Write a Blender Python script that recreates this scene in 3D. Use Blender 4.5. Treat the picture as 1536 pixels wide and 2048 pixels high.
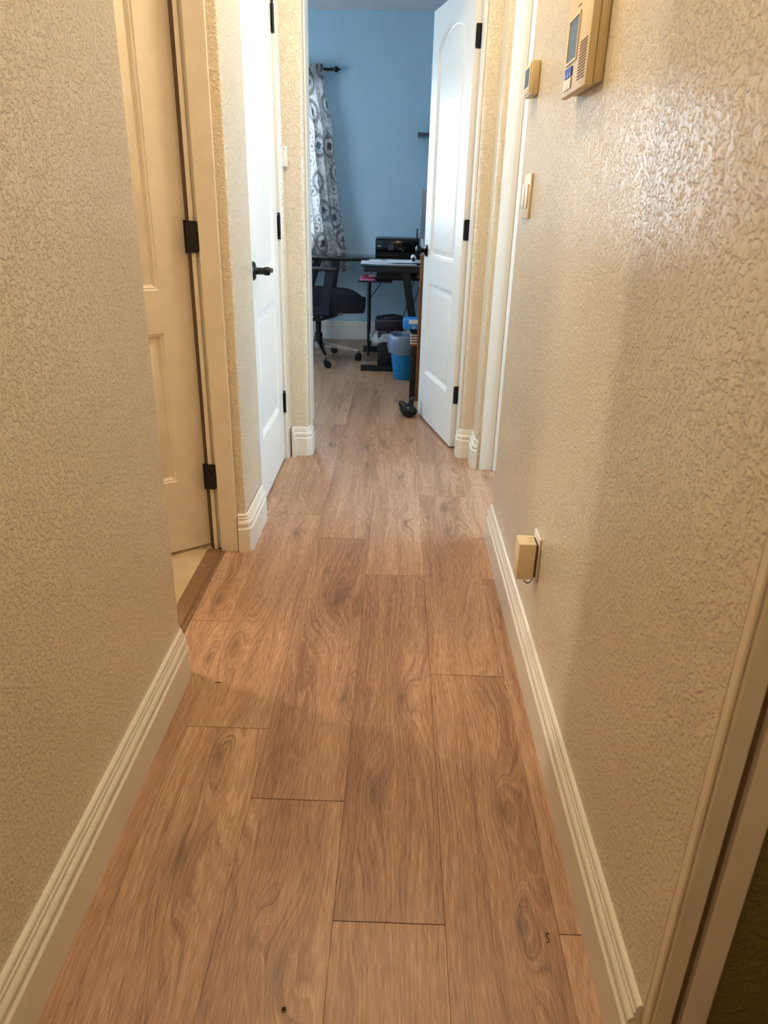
import bpy, bmesh, math, random
from mathutils import Vector, Matrix
random.seed(7)
scene = bpy.context.scene
for o in list(bpy.data.objects):
    bpy.data.objects.remove(o, do_unlink=True)
COL = scene.collection
PI = math.pi

# ------------------------------------------------------------------ camera
cam_d = bpy.data.cameras.new('camera')
cam = bpy.data.objects.new('camera', cam_d)
COL.objects.link(cam)
cam_d.sensor_fit = 'VERTICAL'
cam_d.sensor_height = 36.0
cam_d.lens = 1436.0 / 2048.0 * 36.0
cam_d.clip_start = 0.02
Yc = Vector((803 - 768, -(405 - 1024), -1436.0)).normalized()
Zc = -Vector((684 - 768, -(4350 - 1024), -1436.0))
Zc = (Zc - Yc * Zc.dot(Yc)).normalized()
Xc = Yc.cross(Zc)
R = Matrix((Xc, Yc, Zc))
cam.matrix_world = Matrix.Translation((0, 0, 1.165)) @ R.to_4x4()
cam_d.dof.use_dof = True
cam_d.dof.focus_distance = 2.0
cam_d.dof.aperture_fstop = 6.5
scene.camera = cam

# ------------------------------------------------------------------ world, exposure
w = bpy.data.worlds.new('daylight')
scene.world = w
w.use_nodes = True
wn = w.node_tree.nodes
wl = w.node_tree.links
bg = wn['Background']
sky = wn.new('ShaderNodeTexSky')
sky.sky_type = 'HOSEK_WILKIE'
sky.sun_direction = Vector((-0.3, -0.5, 0.8)).normalized()
sky.turbidity = 4
wl.new(sky.outputs[0], bg.inputs[0])
bg.inputs[1].default_value = 1.5
scene.view_settings.view_transform = 'Standard'
scene.view_settings.look = 'None'
scene.view_settings.gamma = 1.0
scene.view_settings.use_curve_mapping = False
scene.view_settings.exposure = 0.0

# ------------------------------------------------------------------ lights
def area(name, loc, direction, sx, sy, power, col):
    l = bpy.data.lights.new(name, 'AREA')
    l.shape = 'RECTANGLE'; l.size = sx; l.size_y = sy; l.energy = power; l.color = col
    o = bpy.data.objects.new(name, l); COL.objects.link(o)
    o.location = loc
    o.rotation_euler = Vector(direction).to_track_quat('-Z', 'Y').to_euler()
    return o
def lamp(name, loc, r, power, col):
    l = bpy.data.lights.new(name, 'POINT')
    l.shadow_soft_size = r; l.energy = power; l.color = col
    o = bpy.data.objects.new(name, l); COL.objects.link(o); o.location = loc
    return o
DAY = (0.68, 0.85, 1.0)
WARM = (1.0, 0.75, 0.46)
area('office_window_daylight', (-1.50, 6.98, 1.45), (0, -1, 0), 1.56, 1.2, 100, DAY)
area('office_side_fill', (-2.62, 4.7, 1.5), (1, 0, -0.05), 1.5, 1.2, 48, DAY)  # added unseen fill from the left, brightens the open office door
area('bedroom_window_daylight', (2.05, 2.75, 1.5), (-1, 0, -0.05), 1.2, 1.2, 74, (0.52, 0.76, 1.0))
lamp('near_room_fill', (1.2, -0.4, 1.6), 0.1, 9, (1.0, 0.85, 0.5))  # added fill light, keeps the olive wall from rendering black
lamp('hall_ceiling_lamp_far', (-0.08, 2.25, 2.40), 0.09, 38, (1.0, 0.81, 0.57))
lamp('hall_ceiling_lamp_near', (-0.08, 0.0, 2.42), 0.12, 18, (1.0, 0.71, 0.41))
lamp('bathroom_vanity_lamp', (-1.60, 2.00, 1.95), 0.04, 54, (1.0, 0.89, 0.72))

# ------------------------------------------------------------------ materials
def _mat(name):
    m = bpy.data.materials.new(name); m.use_nodes = True
    nt = m.node_tree
    return m, nt, nt.nodes, nt.links, nt.nodes['Principled BSDF']
def N(nt, t, **kw):
    n = nt.nodes.new(t)
    for k, v in kw.items():
        if isinstance(k, str) and k.startswith('i_'):
            n.inputs[k[2:].replace('_', ' ')].default_value = v
        else:
            setattr(n, k, v)
    return n
def srgb(r, g, b):
    f = lambda c: (c / 255) / 12.92 if c / 255 <= 0.04045 else ((c / 255 + 0.055) / 1.055) ** 2.4
    return (f(r), f(g), f(b), 1.0)
MATS = {}
def mat(name, col, rough=0.5, metal=0.0, var=0.06, scale=40.0, bump=0.0, trans=0.0, ior=1.45, spec=0.5, alpha=1.0):
    if name in MATS: return MATS[name]
    m, nt, n, l, b = _mat(name)
    tc = N(nt, 'ShaderNodeTexCoord')
    no = N(nt, 'ShaderNodeTexNoise'); no.inputs['Scale'].default_value = scale; no.inputs['Detail'].default_value = 3
    l.new(tc.outputs['Object'], no.inputs['Vector'])
    mr = N(nt, 'ShaderNodeMapRange'); mr.inputs['To Min'].default_value = 1 - var; mr.inputs['To Max'].default_value = 1 + var
    mr.inputs['From Min'].default_value = 0.25; mr.inputs['From Max'].default_value = 0.75
    l.new(no.outputs[0], mr.inputs[0])
    vm = N(nt, 'ShaderNodeVectorMath', operation='SCALE'); vm.inputs[0].default_value = col[:3]
    l.new(mr.outputs[0], vm.inputs['Scale'])
    l.new(vm.outputs[0], b.inputs['Base Color'])
    b.inputs['Roughness'].default_value = rough
    b.inputs['Metallic'].default_value = metal
    b.inputs['IOR'].default_value = ior
    b.inputs['Specular IOR Level'].default_value = spec
    b.inputs['Transmission Weight'].default_value = trans
    b.inputs['Alpha'].default_value = alpha
    if bump:
        bp = N(nt, 'ShaderNodeBump'); bp.inputs['Strength'].default_value = 1; bp.inputs['Distance'].default_value = bump
        l.new(no.outputs[0], bp.inputs['Height']); l.new(bp.outputs[0], b.inputs['Normal'])
    MATS[name] = m
    return m

def wall_paint(name, col, rough, dist, spec=0.5, scale=95.0):
    m, nt, n, l, b = _mat(name)
    tc = N(nt, 'ShaderNodeTexCoord')
    # sprayed knock-down texture: small flattened lumps with crooked ridges between them
    warp = N(nt, 'ShaderNodeTexNoise'); warp.inputs['Scale'].default_value = 60; warp.inputs['Detail'].default_value = 2
    l.new(tc.outputs['Object'], warp.inputs['Vector'])
    add = N(nt, 'ShaderNodeVectorMath', operation='MULTIPLY_ADD')
    add.inputs[1].default_value = (0.012, 0.012, 0.012)
    l.new(warp.outputs['Color'], add.inputs[0]); l.new(tc.outputs['Object'], add.inputs[2])
    n1 = N(nt, 'ShaderNodeTexNoise'); n1.inputs['Scale'].default_value = scale; n1.inputs['Detail'].default_value = 3
    n1.inputs['Roughness'].default_value = 0.55
    l.new(add.outputs[0], n1.inputs['Vector'])
    r1 = N(nt, 'ShaderNodeMapRange', interpolation_type='SMOOTHSTEP')
    r1.inputs['From Min'].default_value = 0.47; r1.inputs['From Max'].default_value = 0.58
    l.new(n1.outputs[0], r1.inputs[0])
    n2 = N(nt, 'ShaderNodeTexNoise'); n2.inputs['Scale'].default_value = 22; n2.inputs['Detail'].default_value = 2
    l.new(tc.outputs['Object'], n2.inputs['Vector'])
    mu = N(nt, 'ShaderNodeMath', operation='MULTIPLY_ADD'); mu.inputs[1].default_value = 0.9
    l.new(n2.outputs[0], mu.inputs[0]); l.new(r1.outputs[0], mu.inputs[2])
    bp = N(nt, 'ShaderNodeBump'); bp.inputs['Strength'].default_value = 1.0; bp.inputs['Distance'].default_value = dist
    l.new(mu.outputs[0], bp.inputs['Height']); l.new(bp.outputs[0], b.inputs['Normal'])
    big = N(nt, 'ShaderNodeTexNoise'); big.inputs['Scale'].default_value = 2.5; big.inputs['Detail'].default_value = 4
    l.new(tc.outputs['Object'], big.inputs['Vector'])
    mr = N(nt, 'ShaderNodeMapRange'); mr.inputs['From Min'].default_value = 0.3; mr.inputs['From Max'].default_value = 0.7
    mr.inputs['To Min'].default_value = 0.96; mr.inputs['To Max'].default_value = 1.03
    l.new(big.outputs[0], mr.inputs[0])
    vm = N(nt, 'ShaderNodeVectorMath', operation='SCALE'); vm.inputs[0].default_value = col[:3]
    l.new(mr.outputs[0], vm.inputs['Scale']); l.new(vm.outputs[0], b.inputs['Base Color'])
    b.inputs['Roughness'].default_value = rough
    b.inputs['Specular IOR Level'].default_value = spec
    return m

def oak():
    m, nt, n, l, b = _mat('oak_laminate')
    tc = N(nt, 'ShaderNodeTexCoord')
    def at(nm):
        a = N(nt, 'ShaderNodeAttribute'); a.attribute_type = 'OBJECT'; a.attribute_name = nm; return a
    seed = at('seed')
    comb = N(nt, 'ShaderNodeCombineXYZ')
    l.new(seed.outputs['Fac'], comb.inputs[2])
    base = N(nt, 'ShaderNodeVectorMath', operation='ADD')
    l.new(tc.outputs['Object'], base.inputs[0]); l.new(comb.outputs[0], base.inputs[1])
    def noise(sx, sy, det=3, rough=0.5, src=None, dist=0.0):
        v = N(nt, 'ShaderNodeVectorMath', operation='MULTIPLY'); v.inputs[1].default_value = (sx, sy, 7.3)
        l.new((src or base).outputs[0], v.inputs[0])
        t = N(nt, 'ShaderNodeTexNoise'); t.inputs['Scale'].default_value = 1; t.inputs['Detail'].default_value = det
        t.inputs['Roughness'].default_value = rough; t.inputs['Distortion'].default_value = dist
        l.new(v.outputs[0], t.inputs['Vector']); return t.outputs[0]
    def M(op, a, c, d=None, clamp=False):
        t = N(nt, 'ShaderNodeMath', operation=op, use_clamp=clamp)
        for i, v in enumerate((a, c, d)):
            if v is None: continue
            if isinstance(v, (int, float)): t.inputs[i].default_value = v
            else: l.new(v, t.inputs[i])
        return t.outputs[0]
    sx_ = N(nt, 'ShaderNodeSeparateXYZ'); l.new(base.outputs[0], sx_.inputs[0])
    F = M('ADD', M('MULTIPLY', noise(5.0, 0.7, 2, 0.45), 0.62), M('MULTIPLY', sx_.outputs[0], 2.0))
    wob = noise(24, 5, 3, 0.55)
    smudge = None; bump_k = None
    for nm in ('knot_a', 'knot_b'):
        a = at(nm)
        sep = N(nt, 'ShaderNodeSeparateXYZ'); l.new(a.outputs['Vector'], sep.inputs[0])
        so = N(nt, 'ShaderNodeSeparateXYZ'); l.new(tc.outputs['Object'], so.inputs[0])
        dx = M('DIVIDE', M('SUBTRACT', so.outputs[0], sep.outputs[0]), sep.outputs[2])
        dy = M('DIVIDE', M('SUBTRACT', so.outputs[1], sep.outputs[1]), M('MULTIPLY', sep.outputs[2], 3.4))
        dx = M('ADD', dx, M('MULTIPLY', M('SUBTRACT', wob, 0.5), 1.2))
        d2 = M('ADD', M('MULTIPLY', dx, dx), M('MULTIPLY', dy, dy))
        e = M('EXPONENT', M('MULTIPLY', d2, -0.5), 0)
        s = M('EXPONENT', M('MULTIPLY', d2, -2.6), 0)
        c = M('EXPONENT', M('MULTIPLY', d2, -26.0), 0)
        s = M('ADD', M('MULTIPLY', s, 0.46), M('MULTIPLY', c, 0.34))
        smudge = s if smudge is None else M('ADD', smudge, s)
        bump_k = e if bump_k is None else M('ADD', bump_k, e)
    F = M('ADD', F, M('MULTIPLY', bump_k, 0.13))
    def contour(kf, ky, det):
        cv = N(nt, 'ShaderNodeCombineXYZ')
        l.new(M('MULTIPLY', M('ADD', F, M('MULTIPLY', wob, 0.022)), kf), cv.inputs[0]); l.new(M('MULTIPLY', sx_.outputs[1], ky), cv.inputs[1]); l.new(seed.outputs['Fac'], cv.inputs[2])
        t = N(nt, 'ShaderNodeTexNoise'); t.inputs['Scale'].default_value = 1; t.inputs['Detail'].default_value = det
        l.new(cv.outputs[0], t.inputs['Vector']); return t.outputs[0]
    ring = contour(78, 1.2, 1)
    rl = N(nt, 'ShaderNodeMapRange', interpolation_type='SMOOTHSTEP'); l.new(ring, rl.inputs[0])
    rl.inputs['From Min'].default_value = 0.38; rl.inputs['From Max'].default_value = 0.52
    rl.inputs['To Min'].default_value = -0.16; rl.inputs['To Max'].default_value = 0.05
    mid = contour(190, 4.5, 3)
    fine = noise(560, 26, 2, 0.6)
    broad = noise(14, 0.9, 3, 0.55)
    v = M('ADD', M('MULTIPLY', M('SUBTRACT', fine, 0.5), 1.2), M('MULTIPLY', M('SUBTRACT', mid, 0.5), 0.9))
    v = M('ADD', v, M('MULTIPLY', rl.outputs[0], M('MULTIPLY_ADD', bump_k, 0.6, M('MULTIPLY', noise(4, 1.0, 1), 1.0))))
    v = M('ADD', v, M('MULTIPLY', M('SUBTRACT', broad, 0.5), 0.95))
    tone = at('tone')
    v = M('ADD', v, tone.outputs['Fac'])
    v = M('ADD', v, 0.5)
    ramp = N(nt, 'ShaderNodeValToRGB'); l.new(v, ramp.inputs[0])
    e = ramp.color_ramp; e.elements[0].position = 0.05; e.elements[0].color = srgb(126, 90, 66)
    e.elements[1].position = 0.95; e.elements[1].color = srgb(208, 174, 144)
    q = e.elements.new(0.5); q.color = srgb(172, 134, 104)
    mix = N(nt, 'ShaderNodeMix', data_type='RGBA'); l.new(ramp.outputs[0], mix.inputs['A'])
    mix.inputs['B'].default_value = srgb(88, 66, 50)
    l.new(M('MULTIPLY', smudge, 0.85, None, True), mix.inputs['Factor'])
    l.new(mix.outputs['Result'], b.inputs['Base Color'])
    b.inputs['Roughness'].default_value = 0.36
    b.inputs['Specular IOR Level'].default_value = 0.42
    bp = N(nt, 'ShaderNodeBump'); bp.inputs['Strength'].default_value = 0.5; bp.inputs['Distance'].default_value = 0.0012
    l.new(M('ADD', fine, M('MULTIPLY', mid, 0.5)), bp.inputs['Height']); l.new(bp.outputs[0], b.inputs['Normal'])
    return m

def curtain_print():
    m, nt, n, l, b = _mat('medallion_print_cotton')
    uv = N(nt, 'ShaderNodeUVMap')
    def M(op, a, c=0.0, d=None, clamp=False):
        t = N(nt, 'ShaderNodeMath', operation=op, use_clamp=clamp)
        for i, v in enumerate((a, c, d)):
            if v is None: continue
            if isinstance(v, (int, float)): t.inputs[i].default_value = v
            else: l.new(v, t.inputs[i])
        return t.outputs[0]
    fac = None
    for sc, off, rings, thr, st in ((3.9, 0.0, 4.2, 0.0, 0.95), (9.5, 3.7, 3.4, 0.3, 0.8), (22.0, 8.1, 2.6, 0.4, 0.6)):
        mp = N(nt, 'ShaderNodeMapping'); mp.inputs['Location'].default_value = (off, off * 0.7, 0); l.new(uv.outputs[0], mp.inputs[0])
        vo = N(nt, 'ShaderNodeTexVoronoi', voronoi_dimensions='2D'); vo.inputs['Scale'].default_value = sc
        vo.inputs['Randomness'].default_value = 0.55
        l.new(mp.outputs[0], vo.inputs['Vector'])
        d = vo.outputs['Distance']
        ring = M('GREATER_THAN', M('SINE', M('MULTIPLY', d, rings * 6.283)), 0.1)
        disc = M('LESS_THAN', d, 0.42)
        sep = N(nt, 'ShaderNodeSeparateColor'); l.new(vo.outputs['Color'], sep.inputs[0])
        on = M('GREATER_THAN', sep.outputs[0], thr)
        f = M('MULTIPLY', M('MULTIPLY', M('MULTIPLY', ring, disc), on), M('MULTIPLY_ADD', d, -1.0, 1.0))
        f = M('MULTIPLY', f, st)
        fac = f if fac is None else M('MAXIMUM', fac, f)
    no = N(nt, 'ShaderNodeTexNoise'); no.inputs['Scale'].default_value = 5; l.new(uv.outputs[0], no.inputs['Vector'])
    c2 = N(nt, 'ShaderNodeMix', data_type='RGBA'); c2.inputs['A'].default_value = srgb(66, 50, 46); c2.inputs['B'].default_value = srgb(84, 98, 122)
    l.new(M('GREATER_THAN', no.outputs[0], 0.52), c2.inputs['Factor'])
    mix = N(nt, 'ShaderNodeMix', data_type='RGBA'); mix.inputs['A'].default_value = srgb(240, 234, 230)
    l.new(c2.outputs['Result'], mix.inputs['B']); l.new(fac, mix.inputs['Factor'])
    l.new(mix.outputs['Result'], b.inputs['Base Color']); b.inputs['Roughness'].default_value = 0.9
    tr = N(nt, 'ShaderNodeBsdfTranslucent'); l.new(mix.outputs['Result'], tr.inputs[0])
    ms = N(nt, 'ShaderNodeMixShader'); ms.inputs[0].default_value = 0.72
    out = n['Material Output']
    l.new(b.outputs[0], ms.inputs[1]); l.new(tr.outputs[0], ms.inputs[2]); l.new(ms.outputs[0], out.inputs[0])
    return m

def glassy(name, col, rough=0.05, alpha=0.35):
    m, nt, n, l, b = _mat(name)
    no = N(nt, 'ShaderNodeTexNoise'); no.inputs['Scale'].default_value = 30
    g = N(nt, 'ShaderNodeBsdfGlossy'); g.inputs['Roughness'].default_value = rough
    t = N(nt, 'ShaderNodeBsdfTransparent'); t.inputs[0].default_value = col
    fr = N(nt, 'ShaderNodeFresnel'); fr.inputs[0].default_value = 1.5
    ms = N(nt, 'ShaderNodeMixShader'); l.new(fr.outputs[0], ms.inputs[0])
    l.new(t.outputs[0], ms.inputs[1]); l.new(g.outputs[0], ms.inputs[2])
    d = N(nt, 'ShaderNodeBsdfDiffuse'); d.inputs[0].default_value = (0.75, 0.8, 0.85, 1)
    ms2 = N(nt, 'ShaderNodeMixShader')
    mr = N(nt, 'ShaderNodeMapRange'); mr.inputs['To Min'].default_value = alpha * 0.5; mr.inputs['To Max'].default_value = alpha * 1.5
    l.new(no.outputs[0], mr.inputs[0]); l.new(mr.outputs[0], ms2.inputs[0])
    l.new(ms.outputs[0], ms2.inputs[1]); l.new(d.outputs[0], ms2.inputs[2]); l.new(ms2.outputs[0], n['Material Output'].inputs[0])
    return m

CREAM = wall_paint('cream_textured_paint', srgb(226, 214, 190), 0.24, 0.0017, 0.7, 115.0)
BLUE = wall_paint('blue_wall_paint', srgb(182, 210, 226), 0.6, 0.0006, 0.3)
OLIVE = wall_paint('olive_room_paint', srgb(124, 110, 62), 0.6, 0.001, 0.3)
CEIL = wall_paint('ceiling_paint', srgb(236, 236, 234), 0.8, 0.0015, 0.2)
OAK = oak()
TRIM = mat('white_trim_paint', srgb(232, 226, 214), 0.32, var=0.02, scale=9, bump=0.0004)
DOORP = mat('white_door_paint', srgb(232, 229, 222), 0.34, var=0.015, scale=14, bump=0.0003)
JAMB = mat('worn_jamb_paint', srgb(226, 215, 196), 0.4, var=0.05, scale=18, bump=0.0010)
BLACK = mat('black_iron', srgb(16, 14, 13), 0.35, metal=0.3, var=0.2, scale=60)
BLKPL = mat('black_plastic', srgb(9, 9, 11), 0.55, var=0.15)
BLKFAB = mat('black_mesh_fabric', srgb(17, 19, 30), 0.8, var=0.25, scale=300, bump=0.001)
CHROME = mat('chrome', srgb(200, 200, 205), 0.18, metal=1.0, var=0.03)
IVORY = mat('ivory_plastic', srgb(222, 208, 176), 0.42, var=0.02)
IVORYD = mat('aged_ivory_plastic', srgb(205, 186, 148), 0.45, var=0.02)
WHITEP = mat('white_plastic', srgb(232, 230, 226), 0.4, var=0.02)
DARKBASE = mat('dark_underlay', srgb(48, 28, 16), 0.9, var=0.1)
TILE = mat('beige_vinyl', srgb(196, 172, 138), 0.45, var=0.12, scale=14, bump=0.0006)
THRESH = mat('brown_threshold_wood', srgb(126, 94, 64), 0.4, var=0.18, scale=30, bump=0.0004)
SCREEN = mat('grey_screen', srgb(118, 132, 142), 0.2, var=0.04)
BLUEK = mat('blue_key', srgb(62, 84, 190), 0.35, var=0.04)
GROOVE = mat('dark_groove', srgb(92, 70, 48), 0.7, var=0.1)

# ------------------------------------------------------------------ mesh helpers
def link(name, bm, m, parent=None, smooth=None, loc=None):
    me = bpy.data.meshes.new(name)
    bmesh.ops.recalc_face_normals(bm, faces=bm.faces)
    bm.to_mesh(me); bm.free()
    for mm in (m if isinstance(m, (list, tuple)) else [m]): me.materials.append(mm)
    if smooth is not None:
        for p in me.polygons: p.use_smooth = True
        me.set_sharp_from_angle(angle=math.radians(smooth))
    o = bpy.data.objects.new(name, me); COL.objects.link(o)
    if parent is not None: o.parent = parent
    if loc is not None: o.location = loc
    return o
def tag(o, label=None, cat=None, group=None, kind=None):
    if label: o['label'] = label
    if cat: o['category'] = cat
    if group: o['group'] = group
    if kind: o['kind'] = kind
    return o
def thing(name, label, cat, loc=(0, 0, 0), rotz=0.0, group=None, kind=None):
    o = bpy.data.objects.new(name, None); o.empty_display_size = 0.05
    COL.objects.link(o); o.location = loc; o.rotation_euler = (0, 0, rotz)
    return tag(o, label, cat, group, kind)
def box(bm, x0, x1, y0, y1, z0, z1, bevel=0.0, seg=2, mi=0, M=None):
    v = [bm.verts.new(Vector((x, y, z))) for x in (x0, x1) for y in (y0, y1) for z in (z0, z1)]
    idx = ((0, 1, 3, 2), (4, 6, 7, 5), (0, 4, 5, 1), (2, 3, 7, 6), (0, 2, 6, 4), (1, 5, 7, 3))
    fs = [bm.faces.new([v[i] for i in f]) for f in idx]
    for f in fs: f.material_index = mi
    if bevel > 0:
        es = list({e for f in fs for e in f.edges})
        r = bmesh.ops.bevel(bm, geom=es, offset=bevel, segments=seg, profile=0.5, affect='EDGES')
        vs = list({q for f in r['faces'] for q in f.verts} | {q for q in v if q.is_valid})
    else: vs = v
    if M is not None: bmesh.ops.transform(bm, matrix=M, verts=vs)
    return vs
def bx(name, m, d, parent=None, bevel=0.0, seg=2, M=None):
    bm = bmesh.new(); box(bm, *d, bevel=bevel, seg=seg, M=M)
    return link(name, bm, m, parent, 35 if bevel else None)
def tube(bm, pts, r, n=10, caps=True):
    pts = [Vector(p) for p in pts]; rs = r if isinstance(r, (list, tuple)) else [r] * len(pts)
    rings = []; up = None
    for i, p in enumerate(pts):
        d = (pts[min(i + 1, len(pts) - 1)] - pts[max(i - 1, 0)]).normalized()
        if up is None:
            up = Vector((0, 0, 1)) if abs(d.z) < 0.9 else Vector((1, 0, 0))
        a = d.cross(up).normalized(); b = a.cross(d).normalized(); up = b
        rings.append([bm.verts.new(p + (a * math.cos(t) + b * math.sin(t)) * rs[i]) for t in [2 * PI * k / n for k in range(n)]])
    for i in range(len(rings) - 1):
        for k in range(n):
            bm.faces.new((rings[i][k], rings[i][(k + 1) % n], rings[i + 1][(k + 1) % n], rings[i + 1][k]))
    if caps:
        bm.faces.new(rings[0]); bm.faces.new(rings[-1])
def lathe(bm, prof, n=24, M=None, sx=1.0, sy=1.0, cap0=True, cap1=True):
    rings = []
    vs = []
    for r, z in prof:
        ring = [bm.verts.new((r * sx * math.cos(2 * PI * k / n), r * sy * math.sin(2 * PI * k / n), z)) for k in range(n)]
        rings.append(ring); vs += ring
    for i in range(len(rings) - 1):
        for k in range(n):
            bm.faces.new((rings[i][k], rings[i][(k + 1) % n], rings[i + 1][(k + 1) % n], rings[i + 1][k]))
    if cap0: bm.faces.new(rings[0])
    if cap1: bm.faces.new(rings[-1])
    if M is not None: bmesh.ops.transform(bm, matrix=M, verts=vs)
    return vs
def prism(bm, poly, axis, a, b, M=None):
    """extrude a 2D polygon along an axis; poly gives the two other coordinates in xyz order"""
    def mk(p, t):
        return {'x': (t, p[0], p[1]), 'y': (p[0], t, p[1]), 'z': (p[0], p[1], t)}[axis]
    A = [bm.verts.new(mk(p, a)) for p in poly]; B = [bm.verts.new(mk(p, b)) for p in poly]
    bm.faces.new(A); bm.faces.new(B)
    for i in range(len(poly)):
        j = (i + 1) % len(poly); bm.faces.new((A[i], A[j], B[j], B[i]))
    if M is not None: bmesh.ops.transform(bm, matrix=M, verts=A + B)

BASE_PROF = [(0.0, 0.0), (0.018, 0.0), (0.018, 0.088), (0.0165, 0.0905), (0.0125, 0.0935), (0.0115, 0.0965), (0.0125, 0.099),
             (0.0150, 0.101), (0.0158, 0.106), (0.0150, 0.112), (0.0118, 0.117), (0.0085, 0.1195), (0.0075, 0.1215),
             (0.0098, 0.124), (0.0100, 0.128), (0.0078, 0.1305), (0.0072, 0.132), (0.0080, 0.1345), (0.0076, 0.1385),
             (0.0048, 0.1425), (0.0, 0.145)]
def baseboard(name, path, label, hs=1.0):
    """path: 2D wall line; the room lies on the right-hand side of the direction of travel"""
    bm = bmesh.new()
    P = [Vector(p) for p in path]; n = len(P); rings = []
    for i in range(n):
        d0 = (P[i] - P[i - 1]).normalized() if i else (P[1] - P[0]).normalized()
        d1 = (P[i + 1] - P[i]).normalized() if i < n - 1 else d0
        n0 = Vector((d0.y, -d0.x)); n1 = Vector((d1.y, -d1.x))
        mt = (n0 + n1).normalized(); k = 1.0 / max(0.4, mt.dot(n0))
        rings.append([bm.verts.new((P[i].x + mt.x * o * k, P[i].y + mt.y * o * k, z * hs)) for o, z in BASE_PROF])
    m = len(BASE_PROF)
    for i in range(n - 1):
        for j in range(m):
            q = (j + 1) % m
            bm.faces.new((rings[i][j], rings[i + 1][j], rings[i + 1][q], rings[i][q]))
    bm.faces.new(rings[0]); bm.faces.new(rings[-1])
    o = link(name, bm, TRIM, None, 30)
    return tag(o, label, 'baseboard', kind='structure')
def arc(cx, cy, r, a0, a1, n=4):
    return [(cx + r * math.cos(math.radians(a0 + (a1 - a0) * i / n)), cy + r * math.sin(math.radians(a0 + (a1 - a0) * i / n))) for i in range(n + 1)]

# ------------------------------------------------------------------ structure: walls (plan polygons with rounded corners)
H = 2.536
def wall(name, m, solids, label, cat='wall'):
    bm = bmesh.new()
    for s in solids:
        poly, z0, z1 = s
        prism(bm, poly, 'z', z0, z1)
    return tag(link(name, bm, m, None, 40), label, cat, kind='structure')
def rect(x0, x1, y0, y1): return [(x0, y0), (x1, y0), (x1, y1), (x0, y1)]
DH = 2.045
wall('wall_left', CREAM, [
    ([(-0.65, -1.8), (-0.537, -1.8)] + arc(-0.555, 1.557, 0.018, 0, 90) + [(-0.65, 1.575)], 0, H),
    (rect(-0.65, -0.537, 1.575, 2.33), DH, H),
    ([(-0.65, 2.33), (-0.56, 2.33), (-0.56, 2.313), (-0.550, 2.313)] + arc(-0.524, 2.321, 0.008, -90, 0) + arc(-0.526, 2.630, 0.010, 0, 90) + [(-0.65, 2.64)], 0, H),
    (rect(-0.65, -0.516, 2.64, 3.34), DH, H),
    ([(-0.65, 3.34), (-0.522, 3.34), (-0.508, 3.352), (-0.505, 3.40), (-0.65, 3.40)], 0, H)],
    'left hallway wall of cream knock-down texture with two doorways')
wall('wall_right', CREAM, [
    ([(0.49, 2.475), (0.385, 2.475)] + arc(0.382, 2.463, 0.012, 90, 180) + [(0.37, 0.650), (0.449, 0.650), (0.449, 0.710), (0.49, 0.710)], 0, H),
    (rect(0.37, 0.49, 2.475, 3.262), DH, H),
    (rect(0.37, 0.49, -0.15, 0.650), DH, H),
    (rect(0.37, 0.49, -1.8, -0.15), 0, H),
    ([(0.52, 3.262), (0.52, 3.45), (0.385, 3.45)] + arc(0.400, 3.277, 0.015, 180, 270), 0, H)],
    'right hallway wall of glossy cream knock-down texture')
wall('wall_far', CREAM, [
    ([(-0.65, 3.39)] + arc(-0.442, 3.412, 0.022, -90, 0) + [(-0.42, 3.47), (-0.65, 3.47)], 0, H),
    ([(0.52, 3.42), (0.52, 3.47), (0.325, 3.47)] + arc(0.347, 3.442, 0.022, 180, 270), 0, H),
    (rect(-0.42, 0.325, 3.39, 3.47), DH, H)],
    'cream end wall of the hallway around the office doorway')
wall('wall_office_front', BLUE, [
    (rect(-2.4, -0.42, 3.47, 3.55), 0, H), (rect(0.325, 1.3, 3.47, 3.55), 0, H), (rect(-0.42, 0.325, 3.47, 3.55), DH, H),
    (rect(-2.4, -0.65, 3.40, 3.47), 0, H), (rect(0.52, 1.3, 3.42, 3.47), 0, H)],
    'blue office wall beside the open office door')
wall('wall_office_back', BLUE, [
    (rect(-2.5, -2.28, 6.70, 6.82), 0, H), (rect(-0.72, 1.4, 6.70, 6.82), 0, H),
    (rect(-2.28, -0.72, 6.70, 6.82), 0, 0.85), (rect(-2.28, -0.72, 6.70, 6.82), 2.05, H)],
    'blue back wall of the office behind the desk')
wall('wall_office_left', BLUE, [
    (rect(-2.5, -2.4, 3.4, 3.95), 0, H), (rect(-2.5, -2.4, 5.45, 6.7), 0, H),
    (rect(-2.5, -2.4, 3.95, 5.45), 0, 0.9), (rect(-2.5, -2.4, 3.95, 5.45), 2.1, H)],  # opening made for the added side fill light
    'blue left wall of the office')
wall('wall_office_right', BLUE, [(rect(1.3, 1.4, 3.55, 6.7), 0, H)], 'blue right wall of the office')
wall('wall_back', CREAM, [(rect(-0.65, 0.49, -1.9, -1.8), 0, H)], 'cream hallway wall behind the viewer')
wall('wall_bathroom', CREAM, [
    (rect(-2.1, -2.0, 0.7, 3.4), 0, H), (rect(-2.0, -0.65, 0.6, 0.7), 0, H), (rect(-2.0, -0.65, 3.0, 3.1), 0, H),
    (rect(-0.66, -0.65, 0.7, 1.575), 0, H)], 'cream bathroom walls behind the open left door')
wall('wall_closet', CREAM, [(rect(-0.67, -0.65, 2.62, 3.36), 0, DH + 0.02)], 'plain closet backing wall behind the closed white door')
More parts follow.
